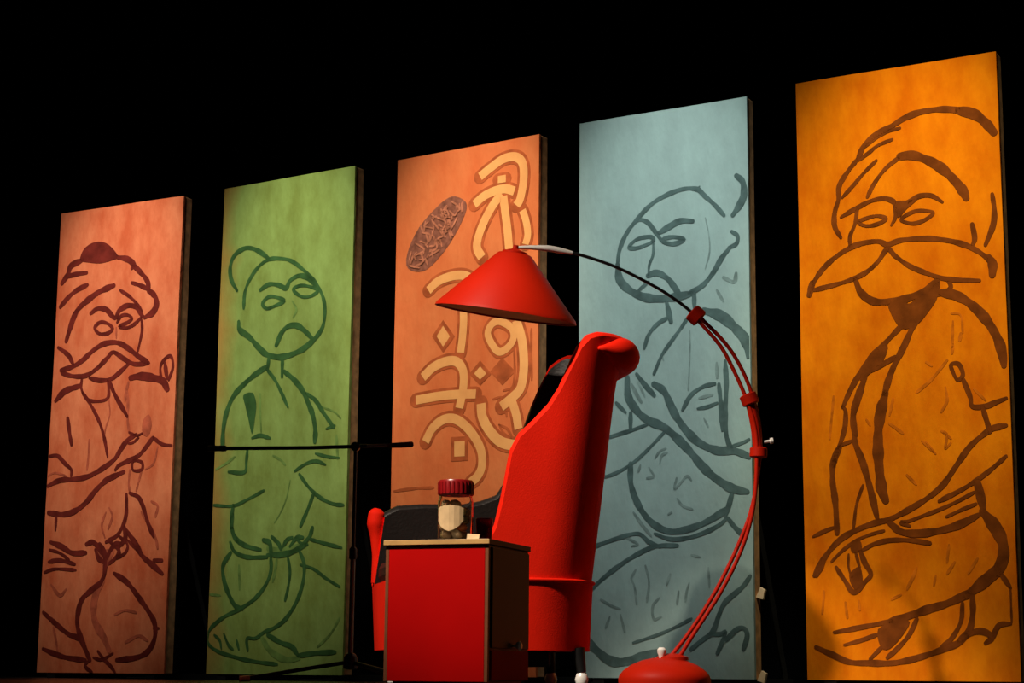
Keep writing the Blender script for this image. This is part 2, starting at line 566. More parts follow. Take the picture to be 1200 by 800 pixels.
            ('L',46,[-296,1412,-161,1422,-42,1423,76,1416]),
            ('o',13,[305,1617,309,1488,294,1431,243,1419]),
            ('L',48,[-230,1195,-191,1257,-132,1297,-66,1303,0,1271,66,1208,113,1131,120,1056,95,1005,51,973]),
            ('P',0,[-55,1189,15,1187,16,1105,-53,1106]),
            ('L',54,[109,1365,117,1301,156,1234,221,1172,297,1146,372,1146,422,1185]),
            ('L',47,[292,1373,321,1297,337,1222]),
            ('o',13,[220,1251,271,1226,297,1177,246,1212,220,1251]),
            ('o',13,[180,1381,244,1382,264,1290]),
            ('o',15,[-424,954,-286,962,-176,960]),
        ],
        'drawn_seal': [
            ('S',0,[-67,2451,1,2410,-2,2352,-70,2243,-149,2156,-243,2089,-322,2087,-376,2127,-359,2218,-292,2323,-197,2401,-127,2443]),
            ('m',10,[-87,2426,-46,2392,-65,2349,-99,2377]),
            ('m',10,[-180,2354,-125,2324,-151,2282,-193,2321,-214,2347]),
            ('m',10,[-112,2322,-131,2257,-171,2240,-150,2209]),
            ('m',10,[-275,2287,-226,2269,-239,2226,-287,2243]),
            ('m',10,[-206,2267,-177,2195,-224,2179]),
            ('m',10,[-327,2169,-279,2174,-271,2128,-312,2116]),
            ('m',10,[-224,2156,-163,2182]),
            ('m',10,[-315,2235,-259,2194,-293,2176]),
            ('m',10,[-51,2336,-84,2285]),
            ('m',10,[-342,2193,-354,2127,-291,2102]),
            ('m',9,[-234,2338,-262,2319,-206,2301]),
            ('m',9,[-113,2401,-133,2370,-98,2343]),
            ('m',9,[-251,2148,-237,2113]),
        ],
    },
    {
        'drawn_head': [
            ('s',20,[319,2146,274,2200,221,2253,183,2289,111,2298,22,2278,-57,2241,-125,2182,-182,2121,-222,2041,-234,1959]),
            ('s',35,[-233,1970,-222,1896,-171,1841,-93,1798,-3,1781,85,1783,151,1791]),
            ('s',22,[129,1788,205,1821,260,1876,304,1942,349,1990]),
            ('s',10,[179,2286,197,2300]),
            ('s',20,[342,1989,379,2003,387,2039,357,2064]),
            ('s',31,[384,2327,415,2294,421,2233,398,2185,363,2141]),
            ('s',19,[-136,2167,-108,2175,-68,2154,-29,2103,9,2055,65,2038,117,2053,65,2071,12,2070]),
            ('s',27,[-24,2094,43,2125,99,2145,161,2136]),
            ('c',17,[-171,2051,-125,2083,-57,2085,-44,2063,-103,2043,-146,2039]),
            ('s',12,[-44,2084,-44,2001,-64,1951,-70,1898]),
            ('s',27,[-72,1899,-25,1908,30,1875,69,1825,93,1787]),
            ('s',16,[-120,1834,-68,1869]),
            ('F',7,[225,2145,242,2061,245,1979,222,1901]),
        ],
        'drawn_robe': [
            ('s',26,[24,1768,35,1716,47,1666]),
            ('s',22,[167,1795,166,1719]),
            ('F',20,[313,1851,366,1825,377,1864]),
            ('F',14,[280,1794,312,1740]),
            ('s',18,[31,1688,-26,1661,-71,1614,-94,1553]),
            ('s',16,[141,1688,95,1630,39,1564,-5,1507,-45,1427]),
            ('s',44,[215,1704,300,1671,374,1605,425,1541,438,1469]),
            ('F',7,[143,1615,143,1525,136,1405,130,1336]),
            ('s',22,[-135,1434,-94,1382,-43,1326]),
            ('s',34,[-45,1379,5,1345,37,1283,69,1221,123,1148,187,1090,271,1052,355,1045,430,1016]),
            ('s',35,[-184,1421,-178,1328,-128,1254,-73,1210,4,1175,69,1122,133,1059,186,997,238,946,301,900,353,873,419,857]),
            ('s',20,[-242,1304,-193,1256]),
            ('s',24,[-167,1251,-168,1168]),
            ('s',16,[-399,1118,-293,1141,-218,1158,-162,1170,-82,1192]),
            ('F',18,[-161,1387,-134,1335,-111,1298]),
            ('F',12,[-128,1395,-92,1322]),
            ('s',18,[100,1247,146,1315,211,1350,266,1358]),
            ('s',15,[178,1249,231,1255,276,1269]),
            ('F',14,[187,1297,253,1308]),
            ('s',22,[286,1355,295,1256,300,1143]),
            ('s',22,[319,1461,323,1342,316,1235,320,1117,342,1056]),
            ('F',16,[276,1454,277,1385]),
            ('s',16,[343,1065,397,1079,431,1093]),
            ('s',14,[11,1155,-52,1099,-129,1035,-207,989,-294,959,-388,951]),
            ('F',10,[-5,1517,6,1486]),
            ('F',10,[209,1202,230,1162]),
        ],
        'drawn_legs': [
            ('s',28,[-168,1012,-168,926,-141,845,-97,774,-43,723,33,692,119,699,204,725,278,761,323,790]),
            ('s',18,[-45,684,33,657,119,660,204,681,278,713,317,742]),
            ('s',23,[344,852,323,788,309,748]),
            ('s',23,[322,742,361,696,404,659]),
            ('s',18,[-427,608,-336,640,-230,670,-130,687,-76,648,-19,623]),
            ('s',19,[69,627,-43,626,-142,589,-241,533,-317,480,-409,407]),
            ('F',14,[-154,786,-108,725,-63,673]),
            ('F',12,[-41,1034,-19,1062,14,1075]),
            ('F',12,[-19,1008,-8,1042,19,1055]),
            ('F',12,[-74,991,-50,950,-85,942]),
            ('F',12,[67,935,56,886,89,914,121,942,142,921]),
            ('F',11,[69,841,98,806,146,789]),
            ('F',12,[23,770,39,779]),
            ('F',12,[-118,1003,-129,974]),
            ('s',39,[-427,240,-386,191,-342,154,-286,114,-220,102,-122,122,-22,151]),
            ('s',13,[-156,189,-35,224,51,257,138,297]),
            ('s',21,[427,482,388,434,305,369,273,313,241,238,188,200,133,160]),
            ('s',19,[238,226,282,228,305,237,287,190,262,142]),
            ('s',22,[308,202,360,248,396,251,409,218,390,161]),
            ('F',12,[-142,521,-164,482,-148,443,-137,365]),
            ('F',12,[-93,539,-75,461,-86,374]),
            ('F',12,[-23,392,-56,354,-51,296,-13,306]),
            ('F',12,[32,498,15,450]),
            ('F',13,[74,420,65,362]),
            ('F',11,[127,457,114,419,107,372]),
            ('F',12,[-322,387,-264,357,-220,344]),
            ('F',12,[-275,308,-297,259]),
            ('F',14,[-220,317,-198,239]),
            ('F',11,[223,523,227,437]),
            ('F',12,[-186,669,-131,638,-164,629]),
            ('F',12,[139,582,181,571]),
        ],
    },
    {
        'drawn_head': [
            ('s',25,[-170,2310,-140,2363,-86,2404,-15,2433,47,2463,117,2479,203,2479,287,2462,353,2435]),
            ('s',41,[279,2464,353,2435,402,2389,436,2341]),
            ('s',17,[24,2420,-42,2410,-95,2387,-144,2351]),
            ('s',16,[-12,2373,-79,2354,-123,2325,-179,2296]),
            ('s',21,[-171,2307,-223,2250,-261,2194,-267,2133,-286,2073,-287,2012,-260,1958]),
            ('s',16,[-87,2287,-143,2240,-198,2186,-250,2138]),
            ('s',17,[-133,2127,-101,2182,-47,2244,23,2292]),
            ('s',38,[20,2292,76,2289,144,2258,202,2215,251,2162,291,2105,306,2068]),
            ('s',19,[-257,2051,-192,2079,-121,2106,-59,2111,-16,2093,0,2065,53,2084,105,2103,156,2097,201,2064]),
            ('f',0,[-12,2088,53,2088,96,2092,43,2051,3,2017]),
            ('c',16,[-176,2019,-131,2033,-87,2036,-51,2019,-88,2000,-141,1997]),
            ('c',15,[16,2009,69,2035,120,2035,160,2021,127,1996,84,1984,50,1988]),
            ('s',16,[-10,2074,-8,2022,-28,1987]),
            ('s',17,[-179,2082,-194,2010,-217,1960,-218,1915]),
            ('s',22,[418,2071,424,2004,417,1938,380,1854]),
            ('s',22,[327,1950,335,1889,322,1855]),
            ('s',21,[-412,1710,-387,1776,-332,1840,-259,1889,-178,1919,-91,1922,-48,1903,13,1915,116,1912,217,1892,299,1861,364,1817,403,1771,406,1716]),
            ('s',37,[392,1801,407,1766,404,1722]),
            ('s',19,[-402,1732,-307,1746,-218,1763,-147,1790,-93,1832,-48,1883,-15,1849,44,1800,111,1763,186,1730,261,1714,349,1703]),
            ('s',30,[-417,1713,-398,1767]),
            ('s',29,[-198,1761,-175,1703,-124,1659,-64,1649,5,1651,74,1666,126,1690,169,1721]),
        ],
        'drawn_robe': [
            ('f',0,[-55,1647,5,1653,39,1631,74,1653,143,1697,179,1712,162,1640,124,1588,80,1541,18,1521,-23,1559]),
            ('s',17,[211,1717,225,1689,201,1666,162,1657]),
            ('s',37,[171,1669,233,1654,290,1620,346,1565,392,1498,422,1430,434,1372,438,1331]),
            ('F',10,[222,1572,263,1560,269,1484]),
            ('F',12,[229,1538,221,1422]),
            ('s',22,[45,1552,2,1534,-78,1461,-140,1407,-194,1335,-239,1262,-269,1200]),
            ('f',0,[-131,1423,-60,1461,-80,1392,-142,1339,-190,1313]),
            ('s',20,[-269,1205,-257,1179,-262,1111,-289,1029,-322,938]),
            ('s',25,[79,1557,53,1526,7,1437,-38,1357,-65,1292,-89,1209]),
            ('s',42,[-75,1250,-99,1168,-112,1086,-115,1003,-112,920,-104,837,-88,787]),
            ('s',29,[-164,1328,-201,1234,-223,1159,-216,1075]),
            ('s',15,[-280,1035,-225,1052]),
            ('s',20,[-26,1404,-80,1377,-143,1346]),
            ('c',16,[215,1352,248,1351,264,1305,241,1284,222,1320]),
            ('s',20,[264,1284,292,1209,300,1167,355,1164,396,1177,443,1192]),
            ('s',24,[343,1158,361,1090,369,1056]),
            ('F',13,[199,1372,129,1294,61,1241]),
            ('F',12,[131,1352,107,1371]),
            ('F',12,[187,1257,193,1199,166,1151]),
            ('F',17,[261,1482,255,1454]),
            ('F',13,[226,1436,221,1399]),
            ('F',15,[-62,1116,-4,1071]),
            ('F',12,[-42,1223,-61,1149]),
            ('F',12,[-164,1139,-148,1113]),
            ('F',11,[79,1033,127,982]),
            ('F',11,[164,1070,188,1052,178,995,203,1018]),
            ('F',12,[-310,1250,-332,1065]),
            ('F',11,[309,1240,356,1188]),
            ('s',25,[-280,1040,-317,965,-323,882,-312,781,-308,654]),
            ('s',27,[-220,1077,-215,1035,-186,958,-163,874,-144,791,-127,712]),
            ('s',13,[-187,855,-217,777,-234,677]),
            ('s',15,[-418,642,-368,663,-322,679]),
            ('s',22,[438,1078,384,1070,351,1052,284,999,224,922,164,843,96,790,12,744,-74,706,-142,692,-229,662,-299,623,-361,559,-417,473]),
            ('s',18,[433,950,369,898,303,853,237,816,144,774]),
            ('s',14,[295,806,219,769,144,739,77,717,10,695,-24,690,14,675]),
            ('s',14,[301,757,242,736,174,708]),
            ('s',35,[309,847,324,772,332,720]),
            ('s',29,[-74,692,-25,652,50,642,141,651,224,672,310,711]),
            ('s',18,[100,600,8,615,-76,617,-145,603,-198,578]),
            ('s',13,[-99,658,-160,644,-221,621,-282,582,-337,532]),
            ('f',0,[-251,610,-208,621,-201,580,-240,568]),
            ('F',13,[8,891,48,849]),
            ('F',13,[96,1026,136,975]),
            ('F',11,[172,1063,204,1036]),
        ],
        'drawn_legs': [
            ('s',46,[327,725,376,659,405,595,405,532,377,470]),
            ('s',20,[-316,507,-277,448,-240,400,-192,442,-163,476,-189,527,-209,581]),
            ('f',0,[-259,472,-211,508,-200,438,-235,410]),
            ('s',11,[-259,562,-260,505,-243,455]),
            ('s',15,[-227,569,-211,504]),
            ('s',35,[-375,540,-407,476]),
            ('s',42,[406,569,399,522,369,475,303,422,246,379]),
            ('s',30,[270,395,164,349,81,326,-2,299,-86,275]),
            ('s',19,[-69,279,-171,260,-332,231]),
            ('s',16,[-136,224,-206,200,-287,178]),
            ('f',0,[-138,244,-53,275,1,275,-38,211,-90,162,-127,168]),
            ('s',18,[32,287,-5,219,-56,164,-101,125]),
            ('s',18,[-121,172,-176,119]),
            ('s',23,[-415,169,-345,139,-268,107,-175,103,-75,104,25,124,125,156,207,187,248,222,304,234,345,210,318,185]),
            ('s',19,[318,187,347,210,376,257,425,264]),
            ('s',17,[228,348,218,273,175,203,132,170]),
            ('s',24,[271,377,269,304,250,234,197,184]),
            ('s',19,[391,469,430,410]),
            ('s',9,[430,412,429,270]),
            ('F',13,[-75,368,-33,387]),
            ('F',14,[37,498,19,458,-7,411]),
            ('F',11,[119,465,109,425]),
            ('F',13,[202,519,168,472]),
            ('F',11,[299,532,257,470]),
            ('F',11,[180,591,169,519]),
            ('F',13,[-279,358,-272,293]),
            ('F',11,[-219,365,-216,325]),
            ('F',11,[-373,408,-384,310]),
        ],
    },
]


def ripple(u, z, k):
    """how far the loose cloth stands proud of its frame"""
    return 0.0035 * math.sin(3.1 * u + 1.7 * z + k) * math.sin(2.2 * z - 1.3 * u + 2 * k) + 0.0015 * math.sin(9 * u + 2.3 * z + k)


class Ink:
    def __init__(self, k, half):
        self.v, self.f, self.k, self.half = [], [], k, half

    def pt(self, u, z, lift):
        u = max(-self.half, min(self.half, u))
        z = max(0.033, min(PANEL_TOP - 0.003, z))
        self.v.append((u, -(ripple(u, z, self.k) + lift), z))
        return len(self.v) - 1

    def ribbon(self, pts, width, lift, closed=False, taper=True, cap=True):
        c = catmull([Vector((p[0], p[1], 0)) for p in pts], 6, closed)
        n = len(c)
        ph = random.random() * 6
        left, right = [], []
        dist = 0
        total = sum((c[i + 1] - c[i]).length for i in range(n - 1)) + 1e-6
        for i in range(n):
            if closed:
                t = c[(i + 1) % n] - c[i - 1]
            else:
                t = c[min(i + 1, n - 1)] - c[max(i - 1, 0)]
            if i:
                dist += (c[i] - c[i - 1]).length
            t = t.normalized() if t.length > 1e-6 else Vector((1, 0, 0))
            nn = Vector((-t.y, t.x, 0))
            hw = 0.5 * width
            if taper:
                e = min(dist, total - dist) / max(width, 1e-4)
                if not closed:
                    hw *= 0.70 + 0.30 * min(1, e / 1.2)
                hw *= 1 + 0.13 * math.sin(dist * 38 + ph) + 0.06 * math.sin(dist * 91 + 2 * ph)
            a, b2 = c[i] + nn * hw, c[i] - nn * hw
            left.append(self.pt(a.x, a.y, lift))
            right.append(self.pt(b2.x, b2.y, lift))
        for i in range(n - 1):
            self.f.append((left[i], left[i + 1], right[i + 1], right[i]))
        if closed:
            self.f.append((left[-1], left[0], right[0], right[-1]))
        elif cap:
            for end, sgn in ((0, -1), (n - 1, 1)):
                a = Vector((self.v[left[end]][0], self.v[left[end]][2], 0))
                b2 = Vector((self.v[right[end]][0], self.v[right[end]][2], 0))
                mid = (a + b2) / 2
                r = (a - b2) / 2
                t = Vector((r.y, -r.x, 0)) * sgn
                fan = [left[end]]
                for q in range(1, 6):
                    an = math.pi * q / 6
                    p = mid + r * math.cos(an) + t * math.sin(an)
                    fan.append(self.pt(p.x, p.y, lift))
                fan.append(right[end])
                self.f.append(tuple(fan))

    def fill(self, pts, lift, grow=0.0):
        c = catmull([Vector((p[0], p[1], 0)) for p in pts], 3, True)
        mid = sum(c, Vector()) / len(c)
        self.f.append(tuple(self.pt(*((p + (p - mid).normalized() * grow).to_2d()), lift) for p in c))

    def poly(self, pts, lift, grow=0.0):
        c = [Vector((p[0], p[1], 0)) for p in pts]
        mid = sum(c, Vector()) / len(c)
        self.f.append(tuple(self.pt(*((p + (p - mid).normalized() * grow).to_2d()), lift) for p in c))

    def build(self, name, m, parent):
        if not self.f:
            return None
        me = bpy.data.meshes.new(name)
        me.from_pydata(self.v, [], self.f)
        me.materials.append(m)
        o = bpy.data.objects.new(name, me)
        COL.objects.link(o)
        o.parent = parent
        return o


LABELS = [
    ('salmon canvas banner with a drawn moustached man in a turban holding a pipe', 'banner'),
    ('green canvas banner with a drawn frowning round-headed man wearing a bun', 'banner'),
    ('orange canvas banner with large curving peach letters and an oval seal', 'banner'),
    ('pale blue canvas banner with a drawn bald man with a topknot glancing sideways', 'banner'),
    ('amber yellow canvas banner with a drawn man with huge moustache and turban', 'banner')]
PART_NAMES = {'drawn_head': 'drawn_head', 'drawn_pipe': 'drawn_pipe', 'drawn_robe': 'drawn_robe', 'drawn_legs': 'drawn_legs'}
DEPTH = 0.08
for k, ((px, py, pw, pyaw), ink) in enumerate(zip(PANELS, INK)):
    root = empty('painted_banner', (px, py, 0), R(pyaw))
    tag(root, LABELS[k][0], LABELS[k][1], 'painted canvas banners on wooden frames')
    h = pw / 2
    # cloth, gently rippled, turned over the frame at its edges
    nu, nz = 18, 54
    v, f = [], []
    for j in range(nz + 1):
        z = 0.03 + (PANEL_TOP - 0.03) * j / nz
        for i in range(nu + 1):
            u = -h + pw * i / nu
            v.append((u, -ripple(u, z, k), z))
    W1 = nu + 1
    for j in range(nz):
        for i in range(nu):
            f.append((j * W1 + i, j * W1 + i + 1, (j + 1) * W1 + i + 1, (j + 1) * W1 + i))
    rim = [i for i in range(W1)] + [j * W1 + nu for j in range(1, nz + 1)] + \
          [nz * W1 + i for i in range(nu - 1, -1, -1)] + [j * W1 for j in range(nz - 1, 0, -1)]
    base = len(v)
    for q in rim:
        v.append((v[q][0], 0.016, v[q][2]))
    for q in range(len(rim)):
        q2 = (q + 1) % len(rim)
        f.append((rim[q], base + q, base + q2, rim[q2]))
    cloth = mesh('canvas', v, f, M['canvas%d' % k], root, smooth=True)
    sharp_caps(cloth)
    # wooden stretcher behind the cloth
    e = 0.0015
    box('frame_bar', -h + e, -h + 0.05, 0.010, DEPTH, 0.03, PANEL_TOP - e, M['wood'], root)
    box('frame_bar', h - 0.05, h - e, 0.010, DEPTH, 0.03, PANEL_TOP - e, M['wood'], root)
    box('frame_bar', -h + 0.05, h - 0.05, 0.010, DEPTH, PANEL_TOP - 0.06, PANEL_TOP - e, M['wood'], root)
    box('frame_bar', -h + 0.05, h - 0.05, 0.010, DEPTH, 1.30, 1.36, M['wood'], root)
    box('frame_bar', -h + 0.05, h - 0.05, 0.010, DEPTH, 0.03, 0.09, M['wood'], root)
    for sx in (-1, 1):
        box('foot', sx * (h - 0.10) - 0.03, sx * (h - 0.10) + 0.03, 0.008, 0.62, 0.0, 0.032, M['black_metal'], root)
        vv, ff = tube_vf([Vector((sx * (h - 0.10), 0.60, 0.02)), Vector((sx * (h - 0.10), 0.05, 1.33))], 0.016, 4)
        mesh('brace', vv, ff, M['black_metal'], root)
    # the paint, as flat strokes lying on the cloth
    for part, strokes in ink.items():
        dark, thin, out, letter, seal, marks = (Ink(k, h - 0.003) for _ in range(6))
        for kind, wd, fl in strokes:
            pts = [(fl[i] / 1000, fl[i + 1] / 1000) for i in range(0, len(fl), 2)]
            wd *= (0.00108 if kind in 'sc' else 0.001)
            if kind == 's':
                dark.ribbon(pts, wd, 0.0022)
            elif kind == 'c':
                dark.ribbon(pts, wd, 0.0022, closed=True)
            elif kind == 'f':
                dark.fill(pts, 0.0022)
            elif kind == 'F':
                thin.ribbon(pts, wd, 0.0016)
            elif kind == 'g':
                thin.fill(pts, 0.0016)
            elif kind in 'LK':
                out.ribbon(pts, wd + 0.030, 0.0016, closed=(kind == 'K'), taper=False)
                letter.ribbon(pts, wd, 0.0028, closed=(kind == 'K'), taper=False, cap=False)
            elif kind in 'PQ':
                out.poly(pts, 0.0016, 0.026)
                if kind == 'P':
                    letter.poly(pts, 0.0024, -0.004)
            elif kind == 'o':
                out.ribbon(pts, wd, 0.0016)
            elif kind == 'S':
                seal.fill(pts, 0.0016)
            elif kind == 'm':
                marks.ribbon(pts, wd, 0.0060)
        if part == 'drawn_letters':
            o = out.build('letter_outline', M['ink2'], cloth)
            o['label'] = 'rust brown outline around the letters'
            o = letter.build('painted_letters', M['letter2'], cloth)
            o['label'] = 'curving peach letters'
        elif part == 'drawn_seal':
            o = seal.build('oval_seal', M['seal2'], cloth)
            o['label'] = 'grey brown oval seal'
            for q in range(34):
                p0 = Vector((0, 0))
                a, rr = random.random() * 6.28, math.sqrt(random.random())
                sl = [(x / 1000, y / 1000) for x, y in zip(strokes[0][2][0::2], strokes[0][2][1::2])]
                cu, cz = sum(p[0] for p in sl) / len(sl), sum(p[1] for p in sl) / len(sl)
                e0 = sl[int(a / 6.28 * len(sl)) % len(sl)]
                u, z = cu + (e0[0] - cu) * rr * 0.85, cz + (e0[1] - cz) * rr * 0.85
                d = [(random.uniform(-0.022, 0.022), random.uniform(-0.03, 0.03)) for _ in range(3)]
                marks.ribbon([(u + d[0][0], z + d[0][1]), (u + d[1][0], z + d[1][1]), (u + d[2][0], z + d[2][1])], 0.011, 0.0060)
            o = marks.build('seal_marks', M['sealmark2'], cloth)
            o['kind'] = 'stuff'
        else:
            dark.build(part, M['ink%d' % k], cloth)
            o = thin.build('thin_' + part, M['faint%d' % k], cloth)
            if o:
                o['kind'] = 'stuff'
                o['label'] = 'faint thin scribbles'
    if k == 3:      # cream clips on the frame's edge
        for z in (0.40, 0.035):
            vv = [(h - 0.004, 0.030, z - 0.012), (h + 0.030, 0.030, z - 0.022), (h + 0.040, 0.030, z + 0.020), (h + 0.018, 0.030, z + 0.034),
                  (h - 0.004, 0.052, z - 0.012), (h + 0.030, 0.052, z - 0.022), (h + 0.040, 0.052, z + 0.020), (h + 0.018, 0.052, z + 0.034)]
            o = mesh('edge_clip', vv, [(0, 1, 2, 3), (4, 7, 6, 5), (0, 4, 5, 1), (1, 5, 6, 2), (2, 6, 7, 3), (3, 7, 4, 0)], M['pale_plastic'], root, bevel=0.002)
            o['label'] = 'small cream clip on the frame edge'

# ------------------------------------------------------------------ high-backed red chair
# local frame: x = backwards (sitter faces -x), y = across, away from the viewer's side; origin under the seat
CW, CD, CR = 0.66, 0.795, 0.27
CA = R(12)
near_back = Vector((0.365, 6.90))
fwd = Vector((-math.cos(CA), -math.sin(CA)))
acr = Vector((-math.sin(CA), math.cos(CA)))
c0 = near_back + fwd * CD / 2 + acr * CW / 2
chair = empty('wing_chair', (c0.x, c0.y, 0), CA)
tag(chair, 'tall red wing chair with black lining and rolled top', 'chair')


def lean(z):
    return 0.100 * max(0.0, (z - 0.385)) / 0.80 + 0.6 * max(0.0, z - 1.12) ** 2


def interp(tab, s):
    for (a, za), (b2, zb) in zip(tab, tab[1:]):
        if s <= b2:
            t = (s - a) / (b2 - a)
            return za + (zb - za) * t
    return tab[-1][1]


NEAR = [(0.0, 1.330), (0.10, 1.330), (0.16, 1.326), (0.20, 1.310), (0.221, 1.280), (0.240, 1.20), (0.263, 1.12), (0.306, 1.035), (0.357, 0.97), (0.405, 0.918), (0.427, 0.86), (0.438, 0.675), (0.449, 0.578), (0.48, 0.50), (0.53, 0.425), (0.64, 0.395), (0.795, 0.392)]
FAR = [(0.0, 1.330), (0.09, 1.325), (0.122, 1.312), (0.155, 1.28), (0.171, 1.21), (0.194, 1.14), (0.213, 1.06), (0.23, 0.99), (0.25, 0.90), (0.27, 0.80), (0.30, 0.74), (0.36, 0.715), (0.42, 0.70), (0.60, 0.695), (0.70, 0.685), (0.745, 0.66)]

FAR = [(s + 0.045 * (s > 0), z) for s, z in FAR] + [(CD, 0.655)]


def plan(inset):
    """samples (x, y, top) round the shell from the near front, behind the back, to the far front"""
    d, w2, r = CD / 2, CW / 2 - inset, CR - inset
    bx = CD / 2 - inset
    cx = CD / 2 - CR
    out = []
    ss = sorted(set([s for s, _ in NEAR if s >= CR] + [CR + (CD - CR) * i / 24 for i in range(25)]), reverse=True)
    for s in ss:
        out.append((CD / 2 - s, -w2, interp(NEAR, s)))
    for i in range(1, 18):
        a = math.pi / 2 * i / 18
        out.append((cx + r * math.sin(a), -(CW / 2 - CR) - r * math.cos(a), interp(NEAR, CR * (1 - math.sin(a)))))
    for i in range(0, 9):
        out.append((bx, -(CW / 2 - CR) + (CW - 2 * CR) * i / 8, 1.330))
    for i in range(17, 0, -1):
        a = math.pi / 2 * i / 18
        out.append((cx + r * math.sin(a), (CW / 2 - CR) + r * math.cos(a), interp(FAR, CR * (1 - math.sin(a)))))
    ss = sorted(set([s for s, _ in FAR if s >= CR] + [CR + (CD - CR) * i / 24 for i in range(25)]))
    for s in ss:
        out.append((CD / 2 - s, w2, interp(FAR, s)))
    return out


Z0 = 0.385
TH = 0.065


def wall(pl, rows=14, extra=0.0):
    v, f = [], []
    for (x, y, top) in pl:
        for j in range(rows + 1):
            z = Z0 + (top + extra - Z0) * j / rows
            # sides bow outward a little at arm height
            v.append((x + lean(z), y, z))
    for i in range(len(pl) - 1):
        for j in range(rows):
            a = i * (rows + 1) + j
            f.append((a, a + rows + 1, a + rows + 2, a + 1))
    return v, f


po, pi = plan(0.0), plan(TH)
v, f = wall(po)
rows = 15
n0 = len(v)
# rounded red rim joining outside to lining
for (xo, yo, to), (xi, yi, ti) in zip(po, pi):
    for q in range(5):
        a = math.pi * q / 4
        t = 0.5 - 0.5 * math.cos(a)
        z = to + 0.020 * math.sin(a)
        v.append((xo + (xi - xo) * t + lean(to), yo + (yi - yo) * t, z))
rim_v = v[n0:]
half = next(i for i, p in enumerate(po) if p[1] > CW / 2 - 0.002)
for i in range(half):
    for q in range(4):
        a = n0 + i * 5 + q
        f.append((a, a + 1, a + 6, a + 5))
# front ends of both sides
for i, other in ((0, 0), (len(po) - 1, 0)):
    n1 = len(v)
    for j in range(rows):
        t = j / (rows - 1)
        for pl in (po, pi):
            x, y, top = pl[i]
            z = Z0 + (top - Z0) * t
            v.append((x + lean(z), y, z))
    for j in range(rows - 1):
        f.append((n1 + 2 * j, n1 + 2 * j + 1, n1 + 2 * j + 3, n1 + 2 * j + 2))
shell = mesh('outer_shell', v, f, M['red_fabric'], chair, smooth=True)
sharp_caps(shell, 50)
shell['label'] = 'red fabric outside of the chair'
v, f = wall(pi)
n1 = len(v)
v += rim_v          # the far side's rim is bound in the lining
for i in range(half, len(po) - 1):
    for q in range(4):
        a = n1 + i * 5 + q
        f.append((a, a + 1, a + 6, a + 5))
lin = mesh('inner_lining', v, f, M['black_leather'], chair, smooth=True)
lin['label'] = 'black lining of back and sides'
# rolled top
rp0 = [(x, y, 'n' if y < 0 else 'f') for x, y, top in plan(-0.004) if x > CD / 2 - (0.165 if y < 0 else 0.165)]
ZR = 1.277
path, rads = [], []
for x, y, side in rp0:
    s = CD / 2 - x
    full = 0.14
    k = max(0.0, min(1.0, 1 - (s - 0.03) / full))
    k = k * k * (3 - 2 * k)
    r = 0.004 + 0.060 * k
    top = interp(NEAR if side == 'n' else FAR, max(0.0, s))
    z = min(ZR, top - r + 0.018) if k < 1 else ZR
    path.append(Vector((x + lean(z), y, z)))
    rads.append(r)
v, f = tube_vf(path, rads, 20)
roll = mesh('top_roll', v, f, M['red_fabric'], chair, smooth=True)
# rolled front of the arm
ax, ay = -CD / 2 + 0.012, CW / 2 - TH / 2
tube('arm_roll', [(ax, ay, 0.395), (ax, ay, 0.50), (ax - 0.004, ay, 0.58), (ax - 0.008, ay, 0.63), (ax - 0.004, ay, 0.672), (ax, ay, 0.69)],
     [0.022, 0.020, 0.026, 0.036, 0.034, 0.016], M['red_fabric'], chair, 14, 4)
# base box under the seam, with rounded back corners
ring = [(x, y) for x, y, _ in plan(-0.006)]
ring = [(max(x, -CD / 2 - 0.006), y) for x, y in ring]
nb = len(ring)
v = [(x - 0.012 * (x / CD * 2), y - 0.020 * (y / CW * 2), 0.13) for x, y in ring] + [(x, y, 0.388) for x, y in ring]
f = [(i, (i + 1) % nb, nb + (i + 1) % nb, nb + i) for i in range(nb)] + [tuple(range(nb)), tuple(range(nb, 2 * nb))]
bs = mesh('seat_base', v, f, M['red_fabric'], chair, smooth=True)
sharp_caps(bs, 30)
# piping along the seam
v, f = tube_vf([Vector((x * 1.004, y * 1.006, 0.388)) for x, y in ring], 0.007, 8)
mesh('piping', v, f, M['red_fabric'], bs, smooth=True)
# seat cushion
v, f = box_vf(-CD / 2 + 0.01, CD / 2 - TH - 0.02, -CW / 2 + TH + 0.005, CW / 2 - TH - 0.005, 0.386, 0.475)
mesh('seat_cushion', v, f, M['black_leather'], chair, bevel=0.03)
for sx in (-1, 1):
    for sy in (-1, 1):
        x, y = sx * (CD / 2 - 0.09), sy * (CW / 2 - 0.09)
        lg = tube('leg', [(x, y, 0.14), (x + sx * 0.012, y + sy * 0.01, 0.05)], [0.026, 0.018], M['black_metal'], chair, 12)
        lathe('caster', [(0.006, 0.0), (0.020, 0.006), (0.026, 0.024), (0.020, 0.044), (0.010, 0.056)], M['steel'], lg, 16,
              loc=(x + sx * 0.012, y + sy * 0.01, 0))
v, f = box_vf(-0.22, 0.22, -0.17, 0.17, 0.07, 0.135)
mesh('under_frame', v, f, M['black_metal'], chair, bevel=0.01)

